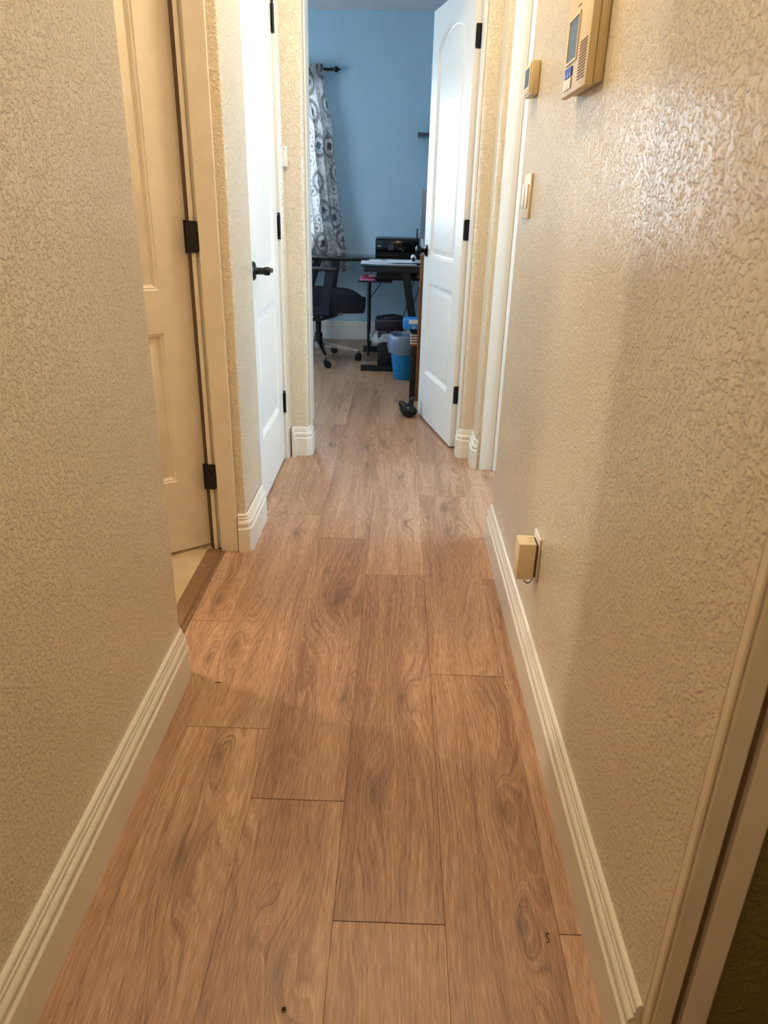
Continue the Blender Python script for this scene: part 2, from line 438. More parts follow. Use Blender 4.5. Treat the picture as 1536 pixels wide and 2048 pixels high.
wall('wall_bedroom', CREAM, [
    (rect(1.9, 2.0, 1.5, 2.15), 0, H), (rect(1.9, 2.0, 3.35, 3.5), 0, H), (rect(1.9, 2.0, 2.15, 3.35), 0, 0.9), (rect(1.9, 2.0, 2.15, 3.35), 2.1, H),
    (rect(0.49, 1.9, 1.4, 1.5), 0, H), (rect(0.52, 1.9, 3.42, 3.52), 0, H)], 'pale walls of the room beyond the right doorway')
wall('wall_near_room', OLIVE, [
    (rect(0.4505, 1.6, 0.660, 0.70), 0, H), (rect(1.6, 1.7, -1.0, 0.70), 0, H), (rect(0.49, 1.6, -1.1, -1.0), 0, H)],
    'dark olive wall of the room through the nearest right doorway')
bm = bmesh.new()
box(bm, -2.6, 2.9, -1.95, 3.47, H, H + 0.08); box(bm, -2.6, 1.5, 3.47, 6.9, H, H + 0.08)
tag(link('ceiling', bm, CEIL), 'pale textured ceiling running on into the blue office', 'ceiling', kind='structure')

# ------------------------------------------------------------------ floor
floor = bx('floor', DARKBASE, (-2.6, 2.9, -1.95, 6.9, -0.05, -0.0065))
tag(floor, 'wide oak laminate floor laid along the hallway into the office', 'floor', kind='structure')
bath = bx('floor_bathroom', TILE, (-2.0, -0.645, 0.7, 3.0, -0.006, 0.0))
tag(bath, 'beige bathroom floor seen past the wooden threshold', 'floor', kind='structure')
W, L = 0.198, 1.285
phase = {-4: 0.552, -3: 1.368, -2: 1.150, -1: 0.875, 0: 1.606, 1: 0.865}
KN = [(-0.387, 0.995, .050), (-0.39, 0.838, .022), (-0.216, 0.829, .020), (-0.165, 0.775, .032), (0.25, 0.871, .022), (-0.024, 1.184, .040),
      (0.25, 1.141, .030), (0.041, 1.503, .030), (-0.175, 1.966, .045), (-0.106, 1.495, .026), (-0.435, 1.714, .032), (-0.294, 1.722, .022),
      (-0.375, 1.274, .028), (-0.475, 2.793, .020), (0.281, 3.229, .024), (0.031, 3.107, .026), (0.223, 2.326, .016), (0.222, 1.96, .024),
      (0.217, 2.542, .040), (0.219, 2.76, .030), (0.052, 2.601, .028), (-0.137, 3.533, .040), (-0.126, 3.265, .020), (0.084, 3.682, .030),
      (-0.333, 3.556, .022), (0.431, 3.14, .026), (-0.191, 4.765, .034), (-0.305, 4.245, .024), (0.002, 1.977, .022), (0.205, 1.725, .024),
      (-0.132, 2.713, .020), (-0.543, 1.959, .020), (-0.36, 2.47, .030), (0.02, 2.43, .02), (-0.34, 4.45, .025), (0.0, 4.5, .03)]
npl = 0
for k in range(-13, 14):
    x0 = 0.115 + W * k; x1 = x0 + W
    ph = phase.get(k, (k * 0.517) % L)
    y = ph - L * math.ceil((ph + 1.95) / L)
    while y < 6.7:
        a, b = max(y, -1.8), min(y + L, 6.72)
        X0, X1 = x0, x1
        y += L
        if b - a < 0.03: continue
        if b < 3.40:                       # hallway and bedroom beyond the right doorway
            if k < -4: continue
            if k == -4: X0 = -0.602
            if k > 1 and (k > 4 or b < 1.6): continue
            if k > 1: a = max(a, 1.5); 
        else:
            if k < -4 or k > 5:
                a = max(a, 3.55)
                if k > 5: continue
            elif k == -4 and a < 3.3:
                X0 = -0.602
            elif k > 1 and a < 3.0: a = max(a, 1.5)
        X0 = max(X0, -2.4)
        if X1 - X0 < 0.02 or b - a < 0.03: continue
        bm = bmesh.new()
        gx, gy = 0.00022, 0.0008
        w_, l_ = X1 - X0, b - a
        box(bm, gx, w_ - gx, gy, l_ - gy, -0.006, 0.0)
        top = [e for e in bm.edges if all(v.co.z > -0.001 for v in e.verts)]
        bmesh.ops.bevel(bm, geom=top, offset=0.0004, segments=1, affect='EDGES')
        o = link('plank', bm, OAK, floor, None, (X0, a, 0))
        o['seed'] = float(random.uniform(0, 40)); o['tone'] = float(random.uniform(-0.14, 0.14))
        mine = [q for q in KN if X0 < q[0] < X1 and a < q[1] < b]
        mine.sort(key=lambda q: -q[2])
        while len(mine) < 2:
            mine.append((X0 + random.uniform(0.04, 0.16), a + random.uniform(0.1, 1.2), random.choice((0.012, 0.02, 0.028))))
        for nm, q in zip(('knot_a', 'knot_b'), mine[:2]):
            o[nm] = [float(q[0] - X0), float(q[1] - a), float(q[2])]
        npl += 1

# threshold strip at the bathroom
bm = bmesh.new()
prism(bm, [(-0.662, 0.0), (-0.655, 0.006), (-0.612, 0.006), (-0.609, 0.001), (-0.606, 0.0015), (-0.602, 0.005), (-0.597, 0.005), (-0.593, 0.0)], 'y', 1.575, 2.305)
tag(link('trim_1', bm, THRESH), 'brown wooden threshold strip at the bathroom doorway', 'threshold', kind='structure')

# ------------------------------------------------------------------ baseboards
baseboard('baseboard_left', [(-0.537, -1.8), (-0.537, 1.553)] + arc(-0.557, 1.557, 0.020, 0, 80, 3), 'cream moulded baseboard along the near left wall')
baseboard('baseboard_right', [(0.385, 2.477)] + arc(0.384, 2.463, 0.014, 90, 180, 3) + [(0.37, 0.655)], 'cream moulded baseboard along the right wall under the plug')
baseboard('baseboard_left_pier', list(reversed([(-0.513, 2.60), (-0.513, 2.335)] + [(-0.514, 2.326), (-0.518, 2.318), (-0.526, 2.314), (-0.545, 2.3125)])), 'short moulded baseboard on the pier between the two left doors')
baseboard('baseboard_end_left', [(-0.500, 3.345), (-0.500, 3.392), (-0.438, 3.392), (-0.422, 3.408), (-0.422, 3.50)][::1], 'white moulded baseboard stub left of the office doorway')
baseboard('baseboard_end_right', [(0.325, 3.50), (0.325, 3.437), (0.340, 3.422), (0.385, 3.422), (0.385, 3.278), (0.402, 3.260)][::1], 'white moulded baseboard stub right of the office doorway')
baseboard('baseboard_office', [(-2.4, 6.70), (1.3, 6.70)], 'white moulded baseboard along the blue back wall', 1.10)
baseboard('baseboard_office_right', [(1.3, 6.68), (1.3, 3.55)], 'white baseboard along the office right wall', 1.10)

# ------------------------------------------------------------------ jambs
def jamb(name, m, boxes, label, bev=0.0012):
    bm = bmesh.new()
    for b_ in boxes: box(bm, *b_, bevel=bev, seg=1)
    return tag(link(name, bm, m, None, 30), label, 'door jamb', kind='structure')
jamb('trim_2', JAMB, [(-0.608, -0.5475, 2.300, 2.329, 0, DH), (-0.637, -0.6235, 2.314, 2.329, 0, DH)],
     'worn cream jamb on the hinge side of the bathroom doorway')
jamb('trim_3', JAMB, [(-0.650, -0.560, 1.5755, 1.588, 0, DH), (-0.650, -0.540, 1.589, 2.30, DH - 0.012, DH + 0.005)], 'cream jamb on the near side of the bathroom doorway')
jamb('trim_4', DOORP, [(-0.565, -0.520, 2.6405, 2.660, 0, DH), (-0.565, -0.516, 3.3225, 3.3395, 0, DH), (-0.565, -0.52, 2.6605, 3.322, DH - 0.01, DH + 0.005)],
     'white jamb around the closed closet door')
jamb('trim_5', DOORP, [(-0.4195, -0.412, 3.425, 3.548, 0.15, DH), (0.3135, 0.3245, 3.44, 3.548, 0, DH)], 'white jamb boards of the office doorway')
jamb('trim_6', DOORP, [(0.408, 0.470, 3.243, 3.2615, 0, DH), (0.471, 0.505, 3.231, 3.2615, 0, DH), (0.387, 0.49, 2.4755, 2.492, 0, DH)], 'white jamb of the right doorway near the office')
jamb('trim_7', JAMB, [(0.3700, 0.3745, 0.634, 0.6495, 0, DH), (0.3750, 0.4010, 0.630, 0.6495, 0, DH), (0.4152, 0.4490, 0.6320, 0.6495, 0, DH)],
     'blurred cream door jamb at the near right edge of the view', 0.0015)
jamb('trim_8', mat('brown_shadow_groove', srgb(120, 96, 66), 0.7), [(0.4012, 0.4150, 0.6425, 0.6495, 0, DH)], 'brown strip coloured as the shade in the gap of the near right door jamb', 0)  # solid strip; its brown stands in for shade inside the gap

bm = bmesh.new(); prism(bm, [(-0.6235, 2.3265), (-0.6085, 2.3265), (-0.6085, 2.329), (-0.6235, 2.329)], 'z', 0, DH)
tag(link('trim_9', bm, JAMB), 'sloping rabbet of the bathroom door jamb', 'door jamb', kind='structure')
tag(bx('trim_10', GROOVE, (-0.652, -0.6375, 2.326, 2.3295, 0, DH)), 'brown strip coloured as the shade between the bathroom door and its jamb', 'door jamb', kind='structure')  # solid strip with the shade of the door gap put into its colour
# ------------------------------------------------------------------ doors
def offset_poly(P, d):
    n = len(P); out = []
    for i in range(n):
        a, b, c = Vector(P[i - 1]), Vector(P[i]), Vector(P[(i + 1) % n])
        d0 = (b - a).normalized(); d1 = (c - b).normalized()
        n0 = Vector((-d0.y, d0.x)); n1 = Vector((-d1.y, d1.x))
        mt = (n0 + n1).normalized(); out.append(b + mt * (d / max(0.5, mt.dot(n0))))
    return out
def door_leaf(parent, lw, lh=2.025, th=0.035, z0=0.012, m=DOORP):
    """leaf local frame: x along the leaf from the hinge, y = 0 is the seen face (normal -y), thickness to +y"""
    sx0, sx1 = 0.112, lw - 0.112
    def rectp(x0, x1, a, b): return [(x0, a), (x1, a), (x1, b), (x0, b)]
    def archp(x0, x1, a, b, rise):
        P = [(x0, a), (x1, a), (x1, b)]
        for i in range(1, 14):
            t = i / 14; x = x1 + (x0 - x1) * t
            s = math.sin(PI * t) ** 0.72
            P.append((x, b + rise * s))
        P.append((x0, b)); return P
    panels = [rectp(sx0, sx1, 0.272, 0.770), archp(sx0, sx1, 0.900, 1.845, 0.085)]
    bm = bmesh.new()
    for side in (0, 1):
        yy = 0 if side == 0 else th
        outer = [bm.verts.new((x, yy, z)) for x, z in rectp(0, lw, z0, lh)]
        es = [bm.edges.new((outer[i], outer[(i + 1) % 4])) for i in range(4)]
        for P in panels:
            vs = [bm.verts.new((x, yy, z)) for x, z in P]
            es += [bm.edges.new((vs[i], vs[(i + 1) % len(vs)])) for i in range(len(vs))]
        bmesh.ops.triangle_fill(bm, use_beauty=True, edges=es)
        if side == 0: f0 = outer
        else:
            for i in range(4):
                bm.faces.new((f0[i], f0[(i + 1) % 4], outer[(i + 1) % 4], outer[i]))
    leaf = link('leaf', bm, m, parent, 25)
    for P in panels:
        bm = bmesh.new()
        for side in (0, 1):
            sg = 1 if side == 0 else -1; yb = 0 if side == 0 else th
            rings = []
            for off, dep in ((0, 0), (0.003, 0.004), (0.008, 0.0045), (0.013, 0.012), (0.018, 0.014), (0.024, 0.0135), (0.044, 0.0045), (0.048, 0.004)):
                Q = offset_poly(P, off)
                rings.append([bm.verts.new((q[0], yb + sg * dep, q[1])) for q in Q])
            for i in range(len(rings) - 1):
                n = len(rings[i])
                for k in range(n):
                    bm.faces.new((rings[i][k], rings[i][(k + 1) % n], rings[i + 1][(k + 1) % n], rings[i + 1][k]))
            bm.faces.new(rings[-1])
        link('panel', bm, m, leaf, 20)
    return leaf
def hinge_plate(bm, w, h, r, th, M):
    """flat plate in local xz, rounded corners on the +x side"""
    P = [(0, 0)] + arc(w - r, r, r, -90, 0, 3) + arc(w - r, h - r, r, 0, 90, 3) + [(0, h)]
    prism(bm, P, 'y', -th, 0, M)
HZ = [(0.238, 0.326), (1.010, 1.100), (1.768, 1.858)]

# door_1: bathroom door, swung into the bathroom
D1 = Vector((-0.796, -0.605, 0)).normalized()
d1 = thing('door_1', 'cream two-panel door standing open into the bathroom on the left', 'door', (-0.647, 2.348, 0), math.atan2(D1.y, D1.x), kind='structure')
# seen face normal must point to the hallway: leaf local -y -> flip by mirroring thickness
door_leaf(d1, 0.66, m=JAMB)
# its visible side: local +y of frame (direction rotated) ; frame x=D1, y=(-D1.y,D1.x)=(.605,-.796) which faces the viewer
d1.location = (-0.647 - 0.605 * 0.035, 2.348 + 0.796 * 0.035, 0)
for z0, z1 in HZ:
    bm = bmesh.new()
    Mh = Matrix.Translation((-0.645, 2.3110, z0))
    hinge_plate(bm, 0.036, z1 - z0, 0.008, 0.0125, Mh)
    tube(bm, [(-0.649, 2.309, z0 - 0.002), (-0.649, 2.309, z1 + 0.002)], 0.0055, 8)
    h = link('hinge', bm, BLACK, d1, 40)
    h.matrix_parent_inverse = (Matrix.Translation(d1.location) @ Matrix.Rotation(d1.rotation_euler.z, 4, 'Z')).inverted()

# door_2: closed closet door on the left wall (leaf in the plane x=-0.53, hinges at the far side)
d2 = thing('door_2', 'white two-panel closed door with black lever on the left wall', 'door', (-0.531, 3.318, 0), -PI / 2, kind='structure')
l2 = door_leaf(d2, 0.655)
# frame x -> -y world, local y -> +x world: visible face is local y=th, shift so it lies at x=-0.531
d2.location = (-0.531 - 0.035, 3.318, 0)
bm = bmesh.new()
T = Matrix.Translation((0.655 - 0.062, 0.035, 0.925)) @ Matrix.Rotation(-PI / 2, 4, 'X')
lathe(bm, [(0.033, 0), (0.033, 0.004), (0.029, 0.008), (0.014, 0.011), (0.0125, 0.016), (0.0125, 0.040), (0.015, 0.044), (0.015, 0.058), (0.012, 0.062)], 20, T)
tube(bm, [(0.655 - 0.062, 0.085, 0.925), (0.655 - 0.08, 0.088, 0.926), (0.50, 0.086, 0.922), (0.475, 0.083, 0.914)], [0.011, 0.010, 0.008, 0.006], 8)
link('lever_handle', bm, BLACK, d2, 40)
for z0, z1 in HZ:
    bm = bmesh.new()
    tube(bm, [(-0.004, 0.041, z0 - 0.004), (-0.004, 0.041, z1 + 0.004)], 0.0065, 8)
    box(bm, -0.0105, 0.010, 0.0355, 0.038, z0, z1)
    lathe(bm, [(0.0035, z1 + 0.004), (0.0035, z1 + 0.009), (0.006, z1 + 0.010), (0.006, z1 + 0.013)], 8, Matrix.Translation((-0.004, 0.041, 0)))
    link('hinge', bm, BLACK, d2, 40)

# door_3: office door, swung into the office
DO = Vector((0.134 - 0.285, 4.20 - 3.555, 0)).normalized()
d3 = thing('door_3', 'white arched two-panel office door standing open on the right', 'door', (0.2855, 3.553, 0), math.atan2(DO.y, DO.x), kind='structure')
# local y = (-DO.y, DO.x) = towards -x : visible face is +y ; thickness lies behind it
door_leaf(d3, 0.664)
for ch in list(d3.children): ch.location.y = -0.035
for z0, z1 in HZ:
    bm = bmesh.new()
    box(bm, -0.0022, 0.0, -0.035, -0.006, z0, z1)
    P = [(-0.035, z0)] + [(-0.035, z1)] + [(y, z) for y, z in reversed(arc(-0.012, z1 - 0.008, 0.008, 0, 90, 3))] + [(y, z) for y, z in reversed(arc(-0.012, z0 + 0.008, 0.008, -90, 0, 3))]
    prism(bm, P, 'x', -0.0035, -0.0005)
    tube(bm, [(-0.006, -0.040, z0 - 0.002), (-0.006, -0.040, z1 + 0.002)], 0.0055, 8)
    link('hinge', bm, BLACK, d3, 40)
bm = bmesh.new()
T = Matrix.Translation((0.664 - 0.045, 0.0, 0.928)) @ Matrix.Rotation(-PI / 2, 4, 'X')
lathe(bm, [(0.031, 0), (0.031, 0.004), (0.026, 0.008), (0.012, 0.012), (0.011, 0.022), (0.018, 0.030), (0.025, 0.038), (0.027, 0.047), (0.025, 0.055), (0.017, 0.060)], 24, T)
link('knob', bm, mat('oiled_bronze', srgb(30, 26, 24), 0.22, metal=0.8, var=0.1), d3, 50)

# ------------------------------------------------------------------ right wall devices
# alarm keypad
t = thing('alarm_keypad', 'large beige alarm keypad with blue keys, high on the right wall', 'keypad', (0.37, 1.675, 1.372))
def kb(name, m, x0, x1, y0, y1, z0, z1, bev=0.0, parent=None): return bx(name, m, (x0, x1, y0, y1, z0, z1), parent or t, bev)
kb('back_plate', IVORYD, -0.018, 0.0, -0.110, 0.108, 0.010, 0.185, 0.003)
kb('housing', IVORYD, -0.034, -0.0185, -0.112, 0.110, 0.004, 0.190, 0.003)
bm = bmesh.new()
# screen bezel: frame of four bars
for d in ((-0.037, -0.034, -0.018, 0.078, 0.137, 0.142), (-0.037, -0.034, -0.018, 0.078, 0.060, 0.064), (-0.037, -0.034, 0.073, 0.078, 0.064, 0.137), (-0.037, -0.034, -0.018, -0.014, 0.064, 0.137)):
    box(bm, *d)
link('screen_bezel', bm, IVORY, t)
kb('screen', SCREEN, -0.0352, -0.0341, -0.0139, 0.0729, 0.0641, 0.1369)
bm = bmesh.new()
for i in range(13):
    z = 0.020 + i * 0.0052
    box(bm, -0.0352, -0.0341, -0.098, -0.040, z, z + 0.0024)
o = link('speaker_grille', bm, mat('grille_slot', srgb(120, 92, 66), 0.6), t); o['kind'] = 'stuff'
for r_ in range(2):
    for c_ in range(3):
        y = 0.010 + c_ * 0.022
        z = 0.036 if r_ else 0.014
        kb('key', BLUEK if r_ else WHITEP, -0.0375, -0.0341, y, y + 0.019, z, z + (0.017 if r_ else 0.019), 0.001)
kb('status_mark', mat('mark_brown', srgb(140, 96, 84), 0.5), -0.0346, -0.0341, -0.008, 0.018, 0.152, 0.155)
# thermostat
t = thing('thermostat', 'small beige thermostat with grey screen beyond the alarm keypad', 'thermostat', (0.37, 2.345, 1.448))
kb('body', IVORYD, -0.024, 0.0, -0.050, 0.050, 0.0, 0.085, 0.005)
kb('face', IVORY, -0.0275, -0.0242, -0.044, 0.044, 0.006, 0.079, 0.0015)
kb('screen', mat('lcd', srgb(96, 112, 118), 0.15), -0.0285, -0.0276, -0.034, 0.034, 0.022, 0.068)
kb('button', IVORYD, -0.0290, -0.0276, -0.030, -0.012, 0.010, 0.016); kb('button', IVORYD, -0.0290, -0.0276, 0.012, 0.030, 0.010, 0.016)
# light switch
t = thing('light_switch', 'narrow cream light switch plate below the thermostat', 'switch', (0.37, 2.30, 1.130))
kb('plate', IVORY, -0.007, 0.0, -0.058, 0.058, 0.0, 0.120, 0.002)
for y in (-0.026, 0.026):
    kb('rocker', WHITEP, -0.0125, -0.0071, y - 0.016, y + 0.016, 0.028, 0.092, 0.0015)
kb('gap', mat('switch_gap', srgb(50, 40, 34), 0.6), -0.0085, -0.0071, -0.003, 0.003, 0.040, 0.080)
# outlet + plugged transformer
t = thing('wall_outlet', 'cream outlet cover plate low on the right wall behind the plugged-in box', 'outlet', (0.37, 1.635, 0.293))
kb('plate', WHITEP, -0.006, 0.0, -0.036, 0.036, 0.0, 0.120, 0.002)
t = thing('plug_in_transformer', 'beige plug-in box with short black wire, low on the right wall', 'power adapter', (0.364, 1.625, 0.302))
bm = bmesh.new(); box(bm, -0.048, -0.006, -0.028, 0.028, 0.0, 0.098, bevel=0.002)
link('case', bm, IVORY, t, 35)
kb('back_shell', GROOVE, -0.0058, -0.0001, -0.024, 0.024, 0.006, 0.094)
for y in (-0.006, 0.012):
    bm = bmesh.new(); prism(bm, [(-0.024, y - 0.004), (-0.012, y - 0.006), (-0.012, y + 0.004)], 'z', 0.098, 0.0988)
    link('raised_arrow', bm, IVORYD, t)
for q in (0, 0.0022):
    bm = bmesh.new(); tube(bm, [(-0.026, -0.012 + q, 0.001), (-0.024, -0.012, -0.010 - q), (-0.016, -0.012, -0.017 - q), (-0.008, -0.012, -0.014 - q), (-0.002, -0.012, -0.004)], 0.0008, 6)
    link('wire', bm, BLKPL, t, 60)
# door contact sensor on the end wall, left
t = thing('alarm_sensor', 'small white sensor box on the corner beside the closed door', 'sensor', (-0.505, 3.3895, 1.292))
kb('base', IVORY, -0.020, 0.016, -0.014, 0.0, 0.0, 0.080, 0.0015)
kb('cover', WHITEP, -0.019, 0.016, -0.026, -0.0142, 0.001, 0.079, 0.003)
bm = bmesh.new(); lathe(bm, [(0.0022, 0), (0.0022, 0.0008)], 10, Matrix.Translation((0.004, -0.026, 0.068)) @ Matrix.Rotation(PI / 2, 4, 'X'))
link('indicator_light', bm, BLKPL, t)

# ------------------------------------------------------------------ office window with blind, rod, curtain
t = thing('window_1', 'office window behind the patterned curtain', 'window', (-1.50, 6.76, 0.85), kind='structure')
bm = bmesh.new()
for d in ((-0.78, 0.78, -0.02, 0.03, 0, 0.04), (-0.78, 0.78, -0.02, 0.03, 1.16, 1.20), (-0.78, -0.74, -0.02, 0.03, 0.04, 1.16), (0.74, 0.78, -0.02, 0.03, 0.04, 1.16), (-0.02, 0.02, -0.02, 0.03, 0.04, 1.16)):
    box(bm, *d)
link('window_frame', bm, WHITEP, t)
GL = glassy('window_glass', (1, 1, 1, 1), 0.02, 0.02)
for xx in (-0.74, 0.02): bx('pane', GL, (xx, xx + 0.72, 0.0, 0.004, 0.04, 1.16), t)
bx('window_sill', TRIM, (-0.80, 0.80, -0.10, -0.021, -0.03, 0.0), t, 0.004)
t = thing('window_blind', 'white slatted blind in the office window behind the curtain', 'blind', (-1.50, 6.715, 0.87))
hd = bx('head_rail', WHITEP, (-0.77, 0.77, -0.02, 0.02, 1.135, 1.165), t)
sl = None
SLATM = mat('translucent_slat', srgb(235, 238, 240), 0.6, var=0.02)
for i in range(25):
    M = Matrix.Translation((0, 0, 0.02 + i * 0.0445)) @ Matrix.Rotation(math.radians(12), 4, 'X')
    if sl is None:
        bm = bmesh.new(); box(bm, -0.76, 0.76, -0.024, 0.024, -0.001, 0.001); sl = link('slat', bm, SLATM, t); o = sl
    else:
        o = sl.copy(); COL.objects.link(o); o.parent = t
    o.matrix_local = M
t = thing('curtain_rod', 'dark curtain rod with pointed finial above the patterned curtain', 'curtain rod', (-0.52, 6.63, 2.125))
bm = bmesh.new(); tube(bm, [(-1.7, 0, 0), (-0.07, 0, 0)], 0.010, 12); link('rod', bm, BLACK, t, 40)
bm = bmesh.new(); lathe(bm, [(0.011, -0.075), (0.015, -0.070), (0.010, -0.060), (0.012, -0.050), (0.021, -0.038), (0.022, -0.028), (0.014, -0.016), (0.008, -0.008), (0.003, 0.008)], 16, Matrix.Rotation(PI / 2, 4, 'Y'))
link('finial', bm, BLACK, t, 50)
bm = bmesh.new(); box(bm, -0.105, -0.095, 0.0, 0.068, -0.006, 0.006); link('bracket', bm, BLACK, t)
# curtain
bm = bmesh.new(); uvl = bm.loops.layers.uv.new('UVMap')
NU, NV = 150, 46
grid = []
ztop, zbot = 2.155, 0.60
def edge_r(z):
    pts = [(2.155, -0.645), (1.97, -0.640), (1.70, -0.575), (1.555, -0.572), (1.17, -0.522), (0.74, -0.447), (0.60, -0.425)]
    for (za, xa), (zb, xb) in zip(pts, pts[1:]):
        if za >= z >= zb: return xa + (xb - xa) * (za - z) / (za - zb)
    return pts[-1][1]
for j in range(NV + 1):
    z = ztop + (zbot - ztop) * j / NV
    t_ = j / NV; row = []
    xr = edge_r(z) ; xl = -1.12
    for i in range(NU + 1):
        u = i / NU
        ph_ = u * 2 * PI * 7.5 + 0.6 * math.sin(2.1 * t_ + 5 * u)
        amp = 0.010 + 0.026 * min(1, t_ * 2.2)
        yy = 6.575 + amp * math.sin(ph_) + 0.008 * math.sin(ph_ * 2.3 + 3 * t_)
        xx = xl + (xr - xl) * (u + 0.012 * math.sin(ph_ * 1.0 + 1.2))
        if t_ < 0.085:
            yy = 6.575 + 0.014 * math.sin(u * 2 * PI * 30) * 0.8
        row.append(bm.verts.new((xx, yy, z)))
    grid.append(row)
for j in range(NV):
    for i in range(NU):
        f = bm.faces.new((grid[j][i], grid[j][i + 1], grid[j + 1][i + 1], grid[j + 1][i]))
        for lp, (a, b_) in zip(f.loops, ((i, j), (i + 1, j), (i + 1, j + 1), (i, j + 1))):
            lp[uvl].uv = (a / NU * 1.15, b_ / NV * 1.55)
cu = link('curtain', bm, curtain_print(), None, 180)
tag(cu, 'off-white curtain printed with brown and grey medallions, gathered on the rod', 'curtain')
cu.location = (0, 0, 0)

# ------------------------------------------------------------------ desk (glass top, black steel)
t = thing('computer_desk', 'black-framed glass corner desk against the blue wall', 'desk', (0.1, 6.0, 0))
DG = mat('smoked_glass', srgb(26, 34, 38), 0.06, var=0.03, alpha=0.88)
def p(name, m, d, bev=0.0):
    x0, x1, y0, y1, z0, z1 = d
    return bx(name, m, (x0 - 0.1, x1 - 0.1, y0 - 6, y1 - 6, z0, z1), t, bev)
p('glass_top', DG, (-1.75, 0.9, 6.06, 6.52, 0.742, 0.750), 0.001)
p('top_edge_rail', BLKPL, (-1.75, 0.9, 6.035, 6.058, 0.726, 0.752), 0.002)
p('return_top', DG, (-0.270, 0.75, 5.36, 6.030, 0.742, 0.750), 0.001)
p('return_rail', BLKPL, (-0.255, 0.75, 5.37, 5.41, 0.705, 0.7415), 0.002)
p('side_rail', BLKPL, (-0.255, -0.225, 5.411, 6.03, 0.700, 0.7415), 0.002)
p('drawer_box', BLKPL, (-0.165, 0.75, 5.49, 5.95, 0.640, 0.7415), 0.004)
p('drawer_front', BLKPL, (-0.150, 0.735, 5.475, 5.489, 0.650, 0.735), 0.003)
p('pull_out_tray', BLKPL, (-0.300, -0.05, 5.44, 5.85, 0.626, 0.638), 0.003)
bm = bmesh.new(); tube(bm, [(-0.318, -0.55, 0.626), (-0.318, -0.55, 0.10)], 0.011, 8)
tube(bm, [(-0.318, -0.55, 0.10), (-0.318, 0.16, 0.10)], 0.009, 8)
link('upright_post', bm, BLKPL, t, 40)
bm = bmesh.new(); prism(bm, [(-0.082, 0.7045), (-0.024, 0.7045), (0.095, 0.041), (0.038, 0.041)], 'y', -0.645, -0.615); link('slanted_leg', bm, BLKPL, t)
bm = bmesh.new(); prism(bm, [(-0.368, 0.0), (-0.368, 0.040), (0.70, 0.040), (0.70, 0.0), (0.6, 0.0), (0.6, 0.008), (-0.34, 0.008), (-0.34, 0.0)], 'y', -0.65, -0.61); link('foot_bar', bm, BLKPL, t)
bm = bmesh.new(); prism(bm, [(-0.385, 0.0), (-0.385, 0.045), (-0.10, 0.045), (-0.10, 0.0)], 'y', 0.10, 0.15); link('foot_bar', bm, BLKPL, t)
for a, b_ in (((-0.335, 0.30, 0.42), (-0.19, 0.30, 0.63)), ((-0.11, 0.1, 0.10), (0.03, 0.1, 0.62)), ((-0.06, 0.12, 0.10), (0.09, 0.12, 0.62)), ((-0.33, 0.12, 0.045), (-0.33, 0.12, 0.74))):
    bm = bmesh.new(); tube(bm, [a, b_], 0.0045, 6); link('brace', bm, BLKPL, t, 40)
for xx in (0.035, 0.095):
    bm = bmesh.new(); prism(bm, [(xx - 0.008, 0.662), (xx + 0.012, 0.662), (xx + 0.006, 0.690), (xx, 0.690)], 'y', -0.5265, -0.5253); link('drawer_cutout', bm, mat('cutout_grey', srgb(120, 124, 128), 0.6), t)
for xx in (-1.7, -0.9):
    for d in ((0.06, 0.10, 0, 0.725), (0.46, 0.50, 0, 0.741)): bx('leg', BLKPL, (xx, xx + 0.03) + d, t)

# printer
t = thing('printer', 'black all-in-one printer on the glass desk', 'printer', (-0.035, 6.32, 0.7505))
bm = bmesh.new(); box(bm, -0.165, 0.205, -0.15, 0.16, 0.0, 0.138, bevel=0.008); link('body', bm, BLKPL, t, 35)
bx('scanner_lid', mat('grey_black_plastic', srgb(46, 48, 52), 0.35), (-0.163, 0.203, -0.148, 0.158, 0.1385, 0.148), t, 0.004)
bx('control_panel', mat('gloss_black', srgb(8, 8, 10), 0.12), (-0.155, 0.195, -0.156, -0.1505, 0.045, 0.130), t, 0.002)
bx('display', mat('dark_display', srgb(70, 74, 100), 0.2), (-0.060, -0.020, -0.158, -0.1562, 0.060, 0.105), t)
bx('badge', WHITEP, (-0.146, -0.120, -0.1572, -0.1562, 0.085, 0.092), t)
bx('paper_slot', mat('slot_grey', srgb(52, 50, 48), 0.5), (-0.150, 0.02, -0.1515, -0.1502, 0.018, 0.022), t)
bx('button', mat('button_grey', srgb(90, 92, 96), 0.4), (0.055, 0.064, -0.158, -0.1562, 0.052, 0.066), t)
t = tag(bx('wireless_antenna', BLKPL, (0.128, 0.140, 6.20, 6.208, 0.899, 0.975)), 'thin black antenna standing up behind the printer lid', 'antenna')
